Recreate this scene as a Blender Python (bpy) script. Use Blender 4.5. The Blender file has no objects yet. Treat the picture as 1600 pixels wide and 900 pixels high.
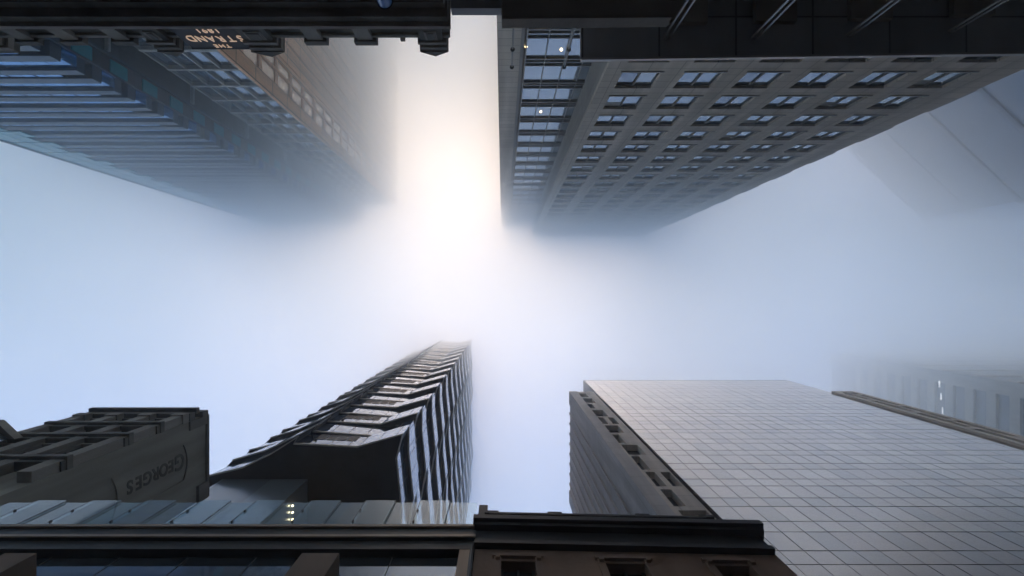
import bpy, math, random
from mathutils import Vector
random.seed(7)
S = bpy.context.scene
COL = S.collection
F = 800.0                      # focal length in photo pixels (1600 wide)
EYE = 1.6                      # height of the lens above the pavement
VX, VY = 785.0, 466.0          # where the plumb line meets the picture
PI = math.pi

# ------------------------------------------------------------------ helpers
class MB:
    """collects boxes, prisms and quads and links them as one mesh object"""
    def __init__(s, root=None):
        s.v = []; s.f = []; s.m = []; s.o = tuple(root.location) if root is not None else (0,0,0)
    def quad(s, pts, m=0):
        n = len(s.v); s.v += [tuple(p) for p in pts]; s.f.append(tuple(range(n, n+len(pts)))); s.m.append(m)
    def box(s, x0, x1, y0, y1, z0, z1, m=0, mb=None, skip=''):
        if x0 > x1: x0, x1 = x1, x0
        if y0 > y1: y0, y1 = y1, y0
        if z0 > z1: z0, z1 = z1, z0
        n = len(s.v)
        s.v += [(x0,y0,z0),(x1,y0,z0),(x1,y1,z0),(x0,y1,z0),(x0,y0,z1),(x1,y0,z1),(x1,y1,z1),(x0,y1,z1)]
        for k, q in (('b',(0,3,2,1)),('t',(4,5,6,7)),('f',(0,1,5,4)),('r',(1,2,6,5)),('k',(2,3,7,6)),('l',(3,0,4,7))):
            if k in skip: continue
            s.f.append(tuple(n+i for i in q)); s.m.append(mb if (k == 'b' and mb is not None) else m)
        return s
    def prism(s, poly, z0, z1, ms=0, mbot=0, mtop=0, top=None):
        """poly counter-clockwise seen from above; top = another outline of as many points"""
        n = len(s.v); k = len(poly); top = top or poly
        s.v += [(x,y,z0) for x,y in poly] + [(x,y,z1) for x,y in top]
        for i in range(k):
            j = (i+1) % k
            s.f.append((n+i, n+j, n+k+j, n+k+i)); s.m.append(ms[i] if isinstance(ms, list) else ms)
        s.f.append(tuple(n+i for i in reversed(range(k)))); s.m.append(mbot)
        s.f.append(tuple(n+k+i for i in range(k))); s.m.append(mtop)
        return s
    def prism_x(s, poly, x0, x1, m=0):
        """poly of (y,z) pushed along x"""
        n = len(s.v); k = len(poly)
        s.v += [(x0,y,z) for y,z in poly] + [(x1,y,z) for y,z in poly]
        for i in range(k):
            j = (i+1) % k
            s.f.append((n+i, n+j, n+k+j, n+k+i)); s.m.append(m)
        s.f.append(tuple(n+i for i in reversed(range(k)))); s.m.append(m)
        s.f.append(tuple(n+k+i for i in range(k))); s.m.append(m)
        return s
    def prism_y(s, poly, y0, y1, m=0):
        """poly of (x,z) pushed along y"""
        n = len(s.v); k = len(poly)
        s.v += [(x,y0,z) for x,z in poly] + [(x,y1,z) for x,z in poly]
        for i in range(k):
            j = (i+1) % k
            s.f.append((n+i, n+k+i, n+k+j, n+j)); s.m.append(m)
        s.f.append(tuple(n+i for i in range(k))); s.m.append(m)
        s.f.append(tuple(n+k+i for i in reversed(range(k)))); s.m.append(m)
        return s
    def bar(s, a, b, r, m=0, seg=8):
        a = Vector(a); b = Vector(b); d = (b-a).normalized()
        p = d.orthogonal().normalized(); q = d.cross(p)
        n = len(s.v)
        for c in (a, b):
            for i in range(seg):
                t = 2*PI*i/seg; s.v.append(tuple(c + p*(r*math.cos(t)) + q*(r*math.sin(t))))
        for i in range(seg):
            j = (i+1) % seg
            s.f.append((n+i, n+j, n+seg+j, n+seg+i)); s.m.append(m)
        s.f.append(tuple(n+i for i in reversed(range(seg)))); s.m.append(m)
        s.f.append(tuple(n+seg+i for i in range(seg))); s.m.append(m)
        return s
    def lathe(s, cx, cy, prof, m=0, seg=14):
        """prof: list of (radius, z) from bottom to top"""
        n = len(s.v); k = len(prof)
        for r, z in prof:
            for i in range(seg):
                t = 2*PI*i/seg; s.v.append((cx+r*math.cos(t), cy+r*math.sin(t), z))
        for a in range(k-1):
            for i in range(seg):
                j = (i+1) % seg
                s.f.append((n+a*seg+i, n+a*seg+j, n+(a+1)*seg+j, n+(a+1)*seg+i)); s.m.append(m)
        s.f.append(tuple(n+i for i in reversed(range(seg)))); s.m.append(m)
        s.f.append(tuple(n+(k-1)*seg+i for i in range(seg))); s.m.append(m)
        return s
    def mesh(s, name, mats):
        me = bpy.data.meshes.new(name)
        ox, oy, oz = s.o
        me.from_pydata([(x-ox, y-oy, z-oz) for x, y, z in s.v], [], s.f); me.update()
        for m in mats: me.materials.append(m)
        uv = me.uv_layers.new(name='metres').data
        V = me.vertices
        for p in me.polygons:
            p.material_index = min(s.m[p.index], len(mats)-1)
            n = p.normal
            if abs(n.z) > .7:
                for li, vi in zip(p.loop_indices, p.vertices): uv[li].uv = (V[vi].co.x, V[vi].co.y)
            else:
                l = math.hypot(n.x, n.y) or 1; tx, ty = -n.y/l, n.x/l
                for li, vi in zip(p.loop_indices, p.vertices):
                    c = V[vi].co; uv[li].uv = (c.x*tx + c.y*ty, c.z)
        return me
    def build(s, name, mats, parent=None, loc=None):
        if not isinstance(mats, (list, tuple)): mats = [mats]
        return link(name, s.mesh(name, mats), parent, loc)

def link(name, me, parent=None, loc=None):
    o = bpy.data.objects.new(name, me); COL.objects.link(o)
    if parent is not None: o.parent = parent
    if loc: o.location = loc
    return o
def tag(o, label=None, cat=None, group=None, kind=None):
    if label: o['label'] = label
    if cat: o['category'] = cat
    if group: o['group'] = group
    if kind: o['kind'] = kind
    return o
def thing(name, label, cat, loc=(0,0,0), group=None, rz=0):
    o = bpy.data.objects.new(name, None); COL.objects.link(o)
    o.location = loc; o.rotation_euler = (0,0,rz); o.empty_display_size = .5
    return tag(o, label, cat, group)
def copy_child(o, parent, loc=None):
    c = o.copy(); COL.objects.link(c); c.parent = parent
    if loc is not None: c.location = loc
    return c
def copy_tree(o, parent, loc=None):
    c = copy_child(o, parent, loc)
    for ch in [k for k in o.children]: copy_child(ch, c)
    return c
def H(d, v): return d*F/abs(v) + EYE            # height of a point d metres off in plan seen v px from the plumb point
def PX(px, h): return (px-VX)/F*h
def PY(py, h): return (py-VY)/F*h

def text_mesh(s, size, depth, spacing=1.0, bold=0.0):
    cu = bpy.data.curves.new('lettering', 'FONT')
    cu.body = s; cu.size = size; cu.extrude = depth; cu.space_character = spacing
    cu.align_x = 'CENTER'; cu.align_y = 'CENTER'; cu.offset = bold
    o = bpy.data.objects.new('lettering', cu); COL.objects.link(o)
    dg = bpy.context.evaluated_depsgraph_get()
    me = bpy.data.meshes.new_from_object(o.evaluated_get(dg))
    bpy.data.objects.remove(o)
    return me

# ------------------------------------------------------------------ materials
def nodes(name):
    m = bpy.data.materials.new(name); m.use_nodes = True
    nt = m.node_tree; p = nt.nodes['Principled BSDF']
    return m, nt, p
def N(nt, t, **kw):
    n = nt.nodes.new(t)
    for k, v in kw.items(): setattr(n, k, v)
    return n
def rgb(c): return (c[0], c[1], c[2], 1)
def solid(name, col, rough=.6, metal=0, ior=1.5, var=.25, scale=1.2, streak=True, bump=.0):
    """one colour with soft wear: noise patches and vertical run-off streaks"""
    m, nt, p = nodes(name)
    tc = N(nt, 'ShaderNodeTexCoord'); mp = N(nt, 'ShaderNodeMapping')
    mp.inputs['Scale'].default_value = (1, 1, .12 if streak else 1)
    nt.links.new(tc.outputs['Object'], mp.inputs['Vector'])
    no = N(nt, 'ShaderNodeTexNoise'); no.inputs['Scale'].default_value = scale; no.inputs['Detail'].default_value = 5
    nt.links.new(mp.outputs[0], no.inputs['Vector'])
    mr = N(nt, 'ShaderNodeMapRange'); mr.inputs['From Min'].default_value = .25; mr.inputs['From Max'].default_value = .75
    mr.inputs['To Min'].default_value = 1-var; mr.inputs['To Max'].default_value = 1+var
    nt.links.new(no.outputs['Fac'], mr.inputs['Value'])
    mx = N(nt, 'ShaderNodeVectorMath', operation='SCALE'); mx.inputs[0].default_value = col
    nt.links.new(mr.outputs[0], mx.inputs['Scale']); nt.links.new(mx.outputs[0], p.inputs['Base Color'])
    p.inputs['Roughness'].default_value = rough; p.inputs['Metallic'].default_value = metal; p.inputs['IOR'].default_value = ior
    if bump:
        n2 = N(nt, 'ShaderNodeTexNoise'); n2.inputs['Scale'].default_value = 9; nt.links.new(tc.outputs['Object'], n2.inputs['Vector'])
        b = N(nt, 'ShaderNodeBump'); b.inputs['Strength'].default_value = bump; b.inputs['Distance'].default_value = .03
        nt.links.new(n2.outputs['Fac'], b.inputs['Height']); nt.links.new(b.outputs[0], p.inputs['Normal'])
    return m
def panels(name, col, pw, ph, joint=.025, dark=.45, rough=.7, metal=0, ior=1.5, var=.12, offset=0.0, off=(0,0), streak=.25):
    """jointed cladding laid out in metres along each wall"""
    m, nt, p = nodes(name)
    uv = N(nt, 'ShaderNodeUVMap'); mp = N(nt, 'ShaderNodeMapping'); mp.inputs['Location'].default_value = (off[0], off[1], 0)
    nt.links.new(uv.outputs[0], mp.inputs['Vector'])
    br = N(nt, 'ShaderNodeTexBrick'); br.offset = offset; br.squash = 1
    br.inputs['Scale'].default_value = 1; br.inputs['Brick Width'].default_value = pw; br.inputs['Row Height'].default_value = ph
    br.inputs['Mortar Size'].default_value = joint; br.inputs['Mortar Smooth'].default_value = .1
    br.inputs['Color1'].default_value = rgb([c*(1-var) for c in col]); br.inputs['Color2'].default_value = rgb([c*(1+var) for c in col])
    br.inputs['Mortar'].default_value = rgb([c*dark for c in col])
    nt.links.new(mp.outputs[0], br.inputs['Vector'])
    mp2 = N(nt, 'ShaderNodeMapping'); mp2.inputs['Scale'].default_value = (1, .07, 1); nt.links.new(uv.outputs[0], mp2.inputs['Vector'])
    no = N(nt, 'ShaderNodeTexNoise'); no.inputs['Scale'].default_value = .9; no.inputs['Detail'].default_value = 6
    nt.links.new(mp2.outputs[0], no.inputs['Vector'])
    mr = N(nt, 'ShaderNodeMapRange'); mr.inputs['From Min'].default_value = .3; mr.inputs['From Max'].default_value = .7
    mr.inputs['To Min'].default_value = 1-streak; mr.inputs['To Max'].default_value = 1+streak*.6
    nt.links.new(no.outputs['Fac'], mr.inputs['Value'])
    mx = N(nt, 'ShaderNodeVectorMath', operation='SCALE'); nt.links.new(br.outputs['Color'], mx.inputs[0]); nt.links.new(mr.outputs[0], mx.inputs['Scale'])
    nt.links.new(mx.outputs[0], p.inputs['Base Color'])
    b = N(nt, 'ShaderNodeBump'); b.invert = True; b.inputs['Strength'].default_value = .5; b.inputs['Distance'].default_value = .02
    nt.links.new(br.outputs['Fac'], b.inputs['Height']); nt.links.new(b.outputs[0], p.inputs['Normal'])
    p.inputs['Roughness'].default_value = rough; p.inputs['Metallic'].default_value = metal; p.inputs['IOR'].default_value = ior
    return m
def coated_glass(name, col, ior=2.0, rough=.05, metal=0.0, wave=.02, wscale=.35, pw=None, ph=None, line=.05, linecol=(.03,.035,.04), off=(0,0), var=.25):
    """reflective window glass; a little waviness and pane to pane difference, optional mullion grid in metres"""
    m, nt, p = nodes(name)
    uv = N(nt, 'ShaderNodeUVMap')
    no = N(nt, 'ShaderNodeTexNoise'); no.inputs['Scale'].default_value = wscale; no.inputs['Detail'].default_value = 2
    nt.links.new(uv.outputs[0], no.inputs['Vector'])
    b = N(nt, 'ShaderNodeBump'); b.inputs['Strength'].default_value = 1; b.inputs['Distance'].default_value = wave
    nt.links.new(no.outputs['Fac'], b.inputs['Height']); nt.links.new(b.outputs[0], p.inputs['Normal'])
    p.inputs['IOR'].default_value = ior; p.inputs['Metallic'].default_value = metal; p.inputs['Roughness'].default_value = rough
    if pw:
        mp = N(nt, 'ShaderNodeMapping'); mp.inputs['Location'].default_value = (off[0], off[1], 0); nt.links.new(uv.outputs[0], mp.inputs['Vector'])
        br = N(nt, 'ShaderNodeTexBrick'); br.offset = 0; br.squash = 1; br.inputs['Scale'].default_value = 1
        br.inputs['Brick Width'].default_value = pw; br.inputs['Row Height'].default_value = ph
        br.inputs['Mortar Size'].default_value = line; br.inputs['Mortar Smooth'].default_value = 0
        br.inputs['Color1'].default_value = rgb([c*(1-var) for c in col]); br.inputs['Color2'].default_value = rgb([c*(1+var) for c in col])
        br.inputs['Mortar'].default_value = rgb(linecol)
        nt.links.new(mp.outputs[0], br.inputs['Vector']); nt.links.new(br.outputs['Color'], p.inputs['Base Color'])
        r = N(nt, 'ShaderNodeMapRange'); r.inputs['To Min'].default_value = rough; r.inputs['To Max'].default_value = .6
        nt.links.new(br.outputs['Fac'], r.inputs['Value']); nt.links.new(r.outputs[0], p.inputs['Roughness'])
    else:
        p.inputs['Base Color'].default_value = rgb(col)
    return m
def clear_glass(name, tint, ior=1.5, rough=.02):
    m, nt, p = nodes(name); nt.nodes.remove(p)
    out = nt.nodes['Material Output']
    tr = N(nt, 'ShaderNodeBsdfTransparent'); tr.inputs[0].default_value = rgb(tint)
    gl = N(nt, 'ShaderNodeBsdfGlossy'); gl.inputs['Roughness'].default_value = rough; gl.inputs['Color'].default_value = (.9,.95,1,1)
    df = N(nt, 'ShaderNodeBsdfTranslucent'); df.inputs[0].default_value = (.70,.80,.84,1)
    m0 = N(nt, 'ShaderNodeMixShader'); m0.inputs[0].default_value = .09
    fr = N(nt, 'ShaderNodeFresnel'); fr.inputs['IOR'].default_value = ior
    mx = N(nt, 'ShaderNodeMixShader')
    ge = N(nt, 'ShaderNodeNewGeometry'); ml = N(nt, 'ShaderNodeMath', operation='MULTIPLY_ADD'); ml.inputs[1].default_value = -1; ml.inputs[2].default_value = 1
    nt.links.new(ge.outputs['Backfacing'], ml.inputs[0]); mu = N(nt, 'ShaderNodeMath', operation='MULTIPLY'); nt.links.new(ml.outputs[0], mu.inputs[0]); nt.links.new(fr.outputs[0], mu.inputs[1])
    nt.links.new(mu.outputs[0], mx.inputs[0]); nt.links.new(tr.outputs[0], m0.inputs[1]); nt.links.new(df.outputs[0], m0.inputs[2]); nt.links.new(m0.outputs[0], mx.inputs[1]); nt.links.new(gl.outputs[0], mx.inputs[2])
    nt.links.new(mx.outputs[0], out.inputs['Surface'])
    return m
def lamp_mat(name, col, strength):
    m, nt, p = nodes(name)
    p.inputs['Base Color'].default_value = rgb(col); p.inputs['Emission Color'].default_value = rgb(col); p.inputs['Emission Strength'].default_value = strength
    return m

M = {}
M['asphalt'] = solid('asphalt', (.05,.05,.052), .85, streak=False, scale=2)
M['bluestone'] = panels('bluestone', (.12,.12,.125), .9, .6, .012)
M['soot'] = solid('soot_render', (.17,.157,.145), .8, var=.4, bump=.4)
M['soot_light'] = solid('soot_stone', (.32,.29,.26), .8, var=.35, bump=.4)
M['gold'] = lamp_mat('sign_letters', (1,.70,.50), .2)
M['sign_black'] = solid('sign_black', (.05,.047,.055), .6)
M['roof_dark'] = solid('roof_dark', (.05,.05,.052), .8)
M['canopy'] = panels('canopy_soffit', (.40,.41,.43), 1.2, .8, .015, rough=.5)
M['canopy_brown'] = solid('canopy_brown', (.34,.31,.28), .6)
M['steel'] = solid('steel_edge', (.5,.5,.5), .35, metal=.7, var=.1)
M['stone'] = panels('tower_stone', (.50,.455,.41), 2.08, 1.0, .03, .6, var=.07)
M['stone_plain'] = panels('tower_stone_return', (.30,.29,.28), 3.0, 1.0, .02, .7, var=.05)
M['reveal'] = solid('window_reveal', (.18,.18,.18), .7, var=.1)
M['win'] = coated_glass('window_glass', (.30,.37,.46), 1.5, metal=.75)
M['win_dark'] = coated_glass('window_glass_dark', (.20,.25,.32), 1.5, metal=.75)
M['win_pale'] = coated_glass('window_glass_pale', (.36,.42,.48), 1.5, metal=.7, rough=.1)
M['blind'] = solid('drawn_blind', (.30,.31,.32), .6)
M['strip_glass'] = coated_glass('strip_glass', (.40,.46,.53), 1.5, metal=.75)
M['mull'] = solid('mullion_grey', (.26,.26,.26), .5, metal=.2, var=.1)
M['mull_dark'] = solid('mullion_dark', (.10,.105,.115), .5)
M['peach'] = panels('sun_tinted_stone', (.90,.51,.29), 1.5, 3.8, .06, .35, ior=1.7, var=.05)  # warm sunlight on the flank is painted into the stone colour
M['peach_glass'] = coated_glass('sun_tinted_glass', (.92,.68,.50), 1.6, rough=.2, metal=.4)  # same sunlit warmth painted into the flank panes
M['white_frame'] = panels('pale_frame', (.42,.43,.43), 1.5, 3.8, .02, .7)
M['blue_glass'] = coated_glass('blue_glass', (.12,.30,.58), 1.6, metal=.8, pw=1.9, ph=50, line=.03)
M['blue_dark'] = solid('blue_spandrel', (.05,.085,.14), .45, ior=1.5, var=.15)
M['blue_side'] = panels('blue_side_wall', (.05,.07,.10), 6, .95, .04, .55, rough=.4, var=.2)
M['teal'] = coated_glass('teal_glass', (.03,.33,.42), 1.6, rough=.15)
M['post_white'] = solid('pale_ledge', (.42,.47,.52), .6)
M['glassgrid'] = coated_glass('mirror_curtain', (.45,.40,.36), 1.5, rough=.07, metal=.9, wave=.02, wscale=.25)
M['glassgrid_b'] = coated_glass('mirror_curtain_cool', (.41,.375,.345), 1.5, rough=.10, metal=.9, wave=.03, wscale=.3)
M['glassgrid_c'] = coated_glass('mirror_curtain_pale', (.48,.43,.385), 1.5, rough=.12, metal=.9, wave=.03, wscale=.2)
M['grid_line'] = solid('curtain_joint', (.03,.035,.05), .5)
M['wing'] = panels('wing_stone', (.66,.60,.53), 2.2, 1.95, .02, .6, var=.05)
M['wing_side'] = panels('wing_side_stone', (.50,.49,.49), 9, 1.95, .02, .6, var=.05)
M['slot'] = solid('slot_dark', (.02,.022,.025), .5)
M['far_stone'] = solid('far_stone', (.42,.42,.41), .7)
M['far_ledge'] = solid('far_ledge', (.15,.185,.23), .6)
M['far_glass'] = coated_glass('far_glass', (.08,.13,.2), 2.0)
M['wave_glass'] = coated_glass('folded_glass', (.12,.18,.29), 1.5, metal=.65, pw=1.35, ph=40, line=.03, linecol=(.1,.1,.11))
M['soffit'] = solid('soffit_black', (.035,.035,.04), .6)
M['fin'] = solid('slab_edge', (.50,.47,.44), .5, metal=.2, var=.08)
M['podium_glass'] = coated_glass('podium_glass', (.34,.38,.43), 1.8, rough=.25, metal=.5, pw=3.2, ph=60, line=.03)
M['georges'] = solid('grey_render', (.27,.255,.225), .85, var=.3, bump=.3)
M['georges_dark'] = solid('painted_letters', (.115,.105,.098), .85, var=.4)
M['brownstone'] = solid('brown_render', (.30,.20,.15), .85, var=.3, bump=.3)
M['brown_box'] = solid('brown_box', (.20,.135,.095), .7, var=.2)
M['oriel'] = solid('pale_panel', (.66,.60,.53), .7, var=.1)
M['bal_glass'] = clear_glass('balustrade_glass', (.90,.97,.985), 1.9)
M['beam'] = solid('beam_black', (.05,.052,.055), .5)
M['beam_lip'] = solid('beam_lip', (.30,.22,.165), .5)
M['shop_glass'] = coated_glass('facade_glass', (.26,.30,.36), 1.5, metal=.8, wave=.004)
M['cool_panel'] = solid('pale_cladding', (.45,.45,.45), .6)
M['lamp'] = lamp_mat('warm_lamp', (1,.75,.42), 6)
M['lamp_white'] = lamp_mat('white_lamp', (1,1,1), 1.0)
M['lantern'] = coated_glass('blue_lantern', (.12,.25,.55), 1.6, rough=.2)
M['lead'] = solid('lead_grey', (.16,.16,.165), .6)

# ------------------------------------------------------------------ the ground
g = MB(); g.quad([(-900,-900,-.15),(900,-900,-.15),(900,900,-.15),(-900,900,-.15)]); tag(g.build('ground', M['asphalt']), kind='structure')
g = MB(); g.box(-300,300,-3.2,3.2,-.146,-.02); tag(g.build('road', M['asphalt']), kind='structure')
g = MB(); g.box(-300,300,-300,-3.21,-.14,0); tag(g.build('pavement', M['bluestone']), kind='structure')
g = MB(); g.box(-300,300,3.21,300,-.14,0); tag(g.build('pavement', M['bluestone']), kind='structure')

# ------------------------------------------------------------------ 1  the old arcade at the top left
def old_arcade():
    t = thing('arcade_building', 'soot black Victorian building with gabled parapet piers and an upside-down cream name panel', 'building', (-8,-6,0))
    yf = -6.0; x0, x1 = -13.6, -1.16
    w = MB(t); w.box(x0,x1,-24,yf,0,12.75); w.build('wall', [M['soot']], t)
    r = MB(t); r.box(x0+.3,x1-.3,-23.7,yf-.4,12.752,12.95); r.build('roof', M['roof_dark'], t)
    # main cornice, stepped, with brackets under it
    c = MB(t)
    c.box(x0,x1+.02,yf,yf+.30,11.0,11.22); c.box(x0,x1+.05,yf,yf+.44,11.222,11.42); c.box(x0,x1+.1,yf,yf+.60,11.422,11.62)
    c.box(x0,x1+.14,yf,yf+.68,11.622,11.72,1)
    cor = c.build('cornice', [M['soot'], M['soot_light']], t)
    bm_ = MB(t); 
    me = MB().box(-.09,.09,0,.42,-.34,0).mesh('bracket', [M['soot']])
    x = x0+.3; k = 0
    while x < x1:
        link('bracket', me, cor, (x-t.location.x, yf-t.location.y, 11.42)); x += .62
    # upper mouldings of the parapet
    u = MB(t)
    u.box(x0,x1,yf,yf+.10,12.22,12.34,1); u.box(x0,x1,yf,yf+.14,12.752,12.90); u.box(x0,x1,yf,yf+.20,12.902,13.0,1)
    u.build('coping', [M['soot'], M['soot_light']], t)
    # piers with little gables
    for px, wd, top, gable in ((8,.62,13.66,0), (274,.46,13.66,1), (423,.62,13.68,1), (680,.50,13.66,1)):
        cx = PX(px, 11.95); h = wd/2
        p = MB(t)
        p.box(cx-h-.14,cx+h+.14,yf,yf+.22,11.73,12.25); p.box(cx-h,cx+h,yf-.35,yf+.26,12.251,top-.28)
        p.box(cx-h-.07,cx+h+.07,yf-.38,yf+.31,13.005,13.09,1); p.box(cx-h-.06,cx+h+.06,yf-.37,yf+.30,top-.42,top-.279,1)
        if gable: p.prism_y([(cx-h-.08,top-.278),(cx+h+.08,top-.278),(cx,top-.05)], yf-.38, yf+.33)
        else: p.box(cx-h-.03,cx+h+.03,yf-.36,yf+.28,top-.278,top-.1)
        pc = p.build('pier', [M['soot'], M['soot_light']], t)
        q = MB(t); q.box(cx-h+.12,cx+h-.12,yf+.262,yf+.285,12.6,12.95,1); q.box(cx-h+.17,cx+h-.17,yf+.286,yf+.30,12.65,12.9)
        q.build('pier_panel', [M['soot'], M['soot_light']], pc)
    # dies of the balustrade and the dentils between them
    for px in (60, 128, 206, 500, 576):
        cx = PX(px, 11.7)
        p = MB(t); p.box(cx-.17,cx+.17,yf-.2,yf+.25,12.345,13.0,1); p.box(cx-.25,cx+.25,yf-.25,yf+.29,13.002,13.17)
        p.build('parapet_die', [M['soot'], M['soot_light']], t)
    d = MB(t); x = x0+.2
    while x < x1-.3:
        d.box(x,x+.07,yf+.101,yf+.16,12.50,12.70); x += .14
    d.build('dentils', M['soot_light'], t)
    # the name panel
    xa, xb = PX(283,11.4), PX(386,11.4); cx = (xa+xb)/2
    n = MB(t); n.box(xa,xb,yf-.10,yf+.22,12.40,13.43); n.box(xa-.03,xb+.03,yf-.15,yf+.23,13.431,13.47)
    np_ = n.build('name_panel', M['sign_black'], t)
    def letters(s, size, z, xc, sp=1.0, tilt=0, narrow=1.0):
        me = text_mesh(s, size, .008, sp, 0); me.materials.append(M['gold'])
        o = link('lettering', me, np_, (xc-t.location.x, yf+.232-t.location.y, z-t.location.z))
        o.rotation_euler = (PI/2, tilt, PI); o.scale = (narrow, 1, 1)
    letters('THE', .20, 13.30, cx+.02, 1.25, 0, .9); letters('1891', .25, 12.63, cx+.06, 1.2, 0, .9)
    word = 'STRAND'; 
    for i, ch in enumerate(word):
        k = (i-2.5)/2.5
        letters(ch, .34 + .02*abs(k), 12.98 - .02*k*k, cx + .05 - k*.55, 1, 0, .76)
old_arcade()

# a floodlight on that parapet, and a blue lantern hanging below its cornice
def small_fittings():
    t = thing('floodlight', 'tiny dark floodlight perched on the coping of the sooty arcade building', 'floodlight', (PX(628,11.5),-5.9,13.0))
    b = MB(); b.bar((0,0,0),(0,0,.16),.015); b.build('post', M['beam'], t)
    b = MB(); b.box(-.05,.05,-.03,.06,.16,.25); b.build('lamp_head', M['lead'], t)
    hh = 9.35
    t = thing('lantern', 'blue glass lantern hanging on a bracket below the black Victorian cornice', 'lantern', (PX(601,hh), PY(1,hh), hh+EYE-.5))
    b = MB(); b.lathe(0,0,[(.07,0),(.11,.03),(.13,.3),(.13,.52)], seg=18); b.build('shade', M['lantern'], t)
    b = MB(); b.lathe(0,0,[(.15,.521),(.12,.57),(.03,.64)], seg=18); b.bar((0,0,.60),(0,-.75,.70),.02); b.build('bracket', M['beam'], t)
small_fittings()

# ------------------------------------------------------------------ 2  the dark street canopies at the top right
def canopies():
    h = 8.0; z = h+EYE
    xl = PX(910,h); yo0, yo1 = PY(90.5,h), PY(81,h); xr = PX(1600,h)+3.5
    yr = yo0 + (yo1-yo0)*(xr-xl)/(PX(1600,h)-xl)
    t = thing('street_canopy', 'wide black street canopy on paired steel posts with a bright front edge', 'canopy', (xl,-6,0))
    b = MB(t); b.prism([(xl,-6),(xr,-6),(xr,yr),(xl,yo0)], z, z+.05); b.build('canopy_deck', M['canopy'], t)
    e = MB(t); e.prism([(xl-.02,yo0),(xr,yr),(xr,yr+.035),(xl-.02,yo0+.035)], z-.012, z+.06); e.box(xl-.03,xl-.002,-6,yo0-.002,z-.012,z+.055,1)
    e.build('edge_trim', [M['steel'], M['canopy']], t)
    for px, py, lean in ((1040,62,.12), (1178,60,.12), (1326,56,.12), (1484,50,.12)):
        x, y = PX(px,h), PY(py,h)
        p = MB(t)
        for dx in (-.045,.045): p.bar((x+dx,y,z-.03),(x+dx+lean,y-.1,0),.017,1)
        p.box(x-.02,x+.02,y-.02,y+.02,z-.1,z-.001)
        po = p.build('post', [M['canopy'], M['steel']], t)
        q = MB(t); q.box(x-.02,x+.62,-5.2,y-.22,z-.10,z-.002); q.build('bracket_plate', M['canopy_brown'], po)
    h2 = 6.9; z = h2+EYE; x0 = PX(784,h2); ye = PY(25,h2); x1 = PX(1050,h2)
    t = thing('street_canopy', 'lower grey brown canopy fascia crossing in front of the glazed tower strip', 'canopy', (x0,-6,0))
    b = MB(t); b.prism([(x0,-6),(x1,-6),(x1,ye-.02),(x0,ye)], z, z+.22); b.build('canopy_deck', M['canopy_brown'], t)
    e = MB(t); e.prism([(x0,ye+.001),(x1,ye-.019),(x1,ye+.025),(x0,ye+.045)], z-.01, z+.235); e.build('edge_trim', M['soot_light'], t)
    x2 = PX(704,h2); yb = PY(11,h2)
    b = MB(t); b.box(x2,x0-.002,-6,yb,z+.03,z+.2); b.build('side_flap', M['canopy'], t)
    t = thing('podium_building', 'dark shop building standing behind the two street canopies', 'building', (6,-6.2,0))
    b = MB(t); b.box(-.7,24,-14,-6.01,0,11.6); b.build('wall', M['canopy_brown'], t)
    b = MB(t); b.box(-.5,23.8,-13.8,-6.3,11.602,11.75); b.build('roof', M['roof_dark'], t)
canopies()
for px, word in ((799.8,'beside the stone edge of the glazed strip'), (881.5,'in front of the middle of the glazed strip')):
    hh = 15.5; x = PX(px,hh); y = -7.0
    t = thing('mast', 'slim grey mast with two dark knobs ' + word, 'mast', (x,y,11.75))
    b = MB(); b.bar((0,0,0),(0,0,hh+EYE-11.75),.028); b.build('pole', M['mull'], t)
    for dz in (hh+EYE-11.75, 14.4+EYE-11.75):
        b = MB(); b.lathe(0,0,[(.02,dz-.06),(.06,dz-.02),(.065,dz+.02),(.03,dz+.07)], seg=12); b.build('knob', M['beam'], t)

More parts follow.
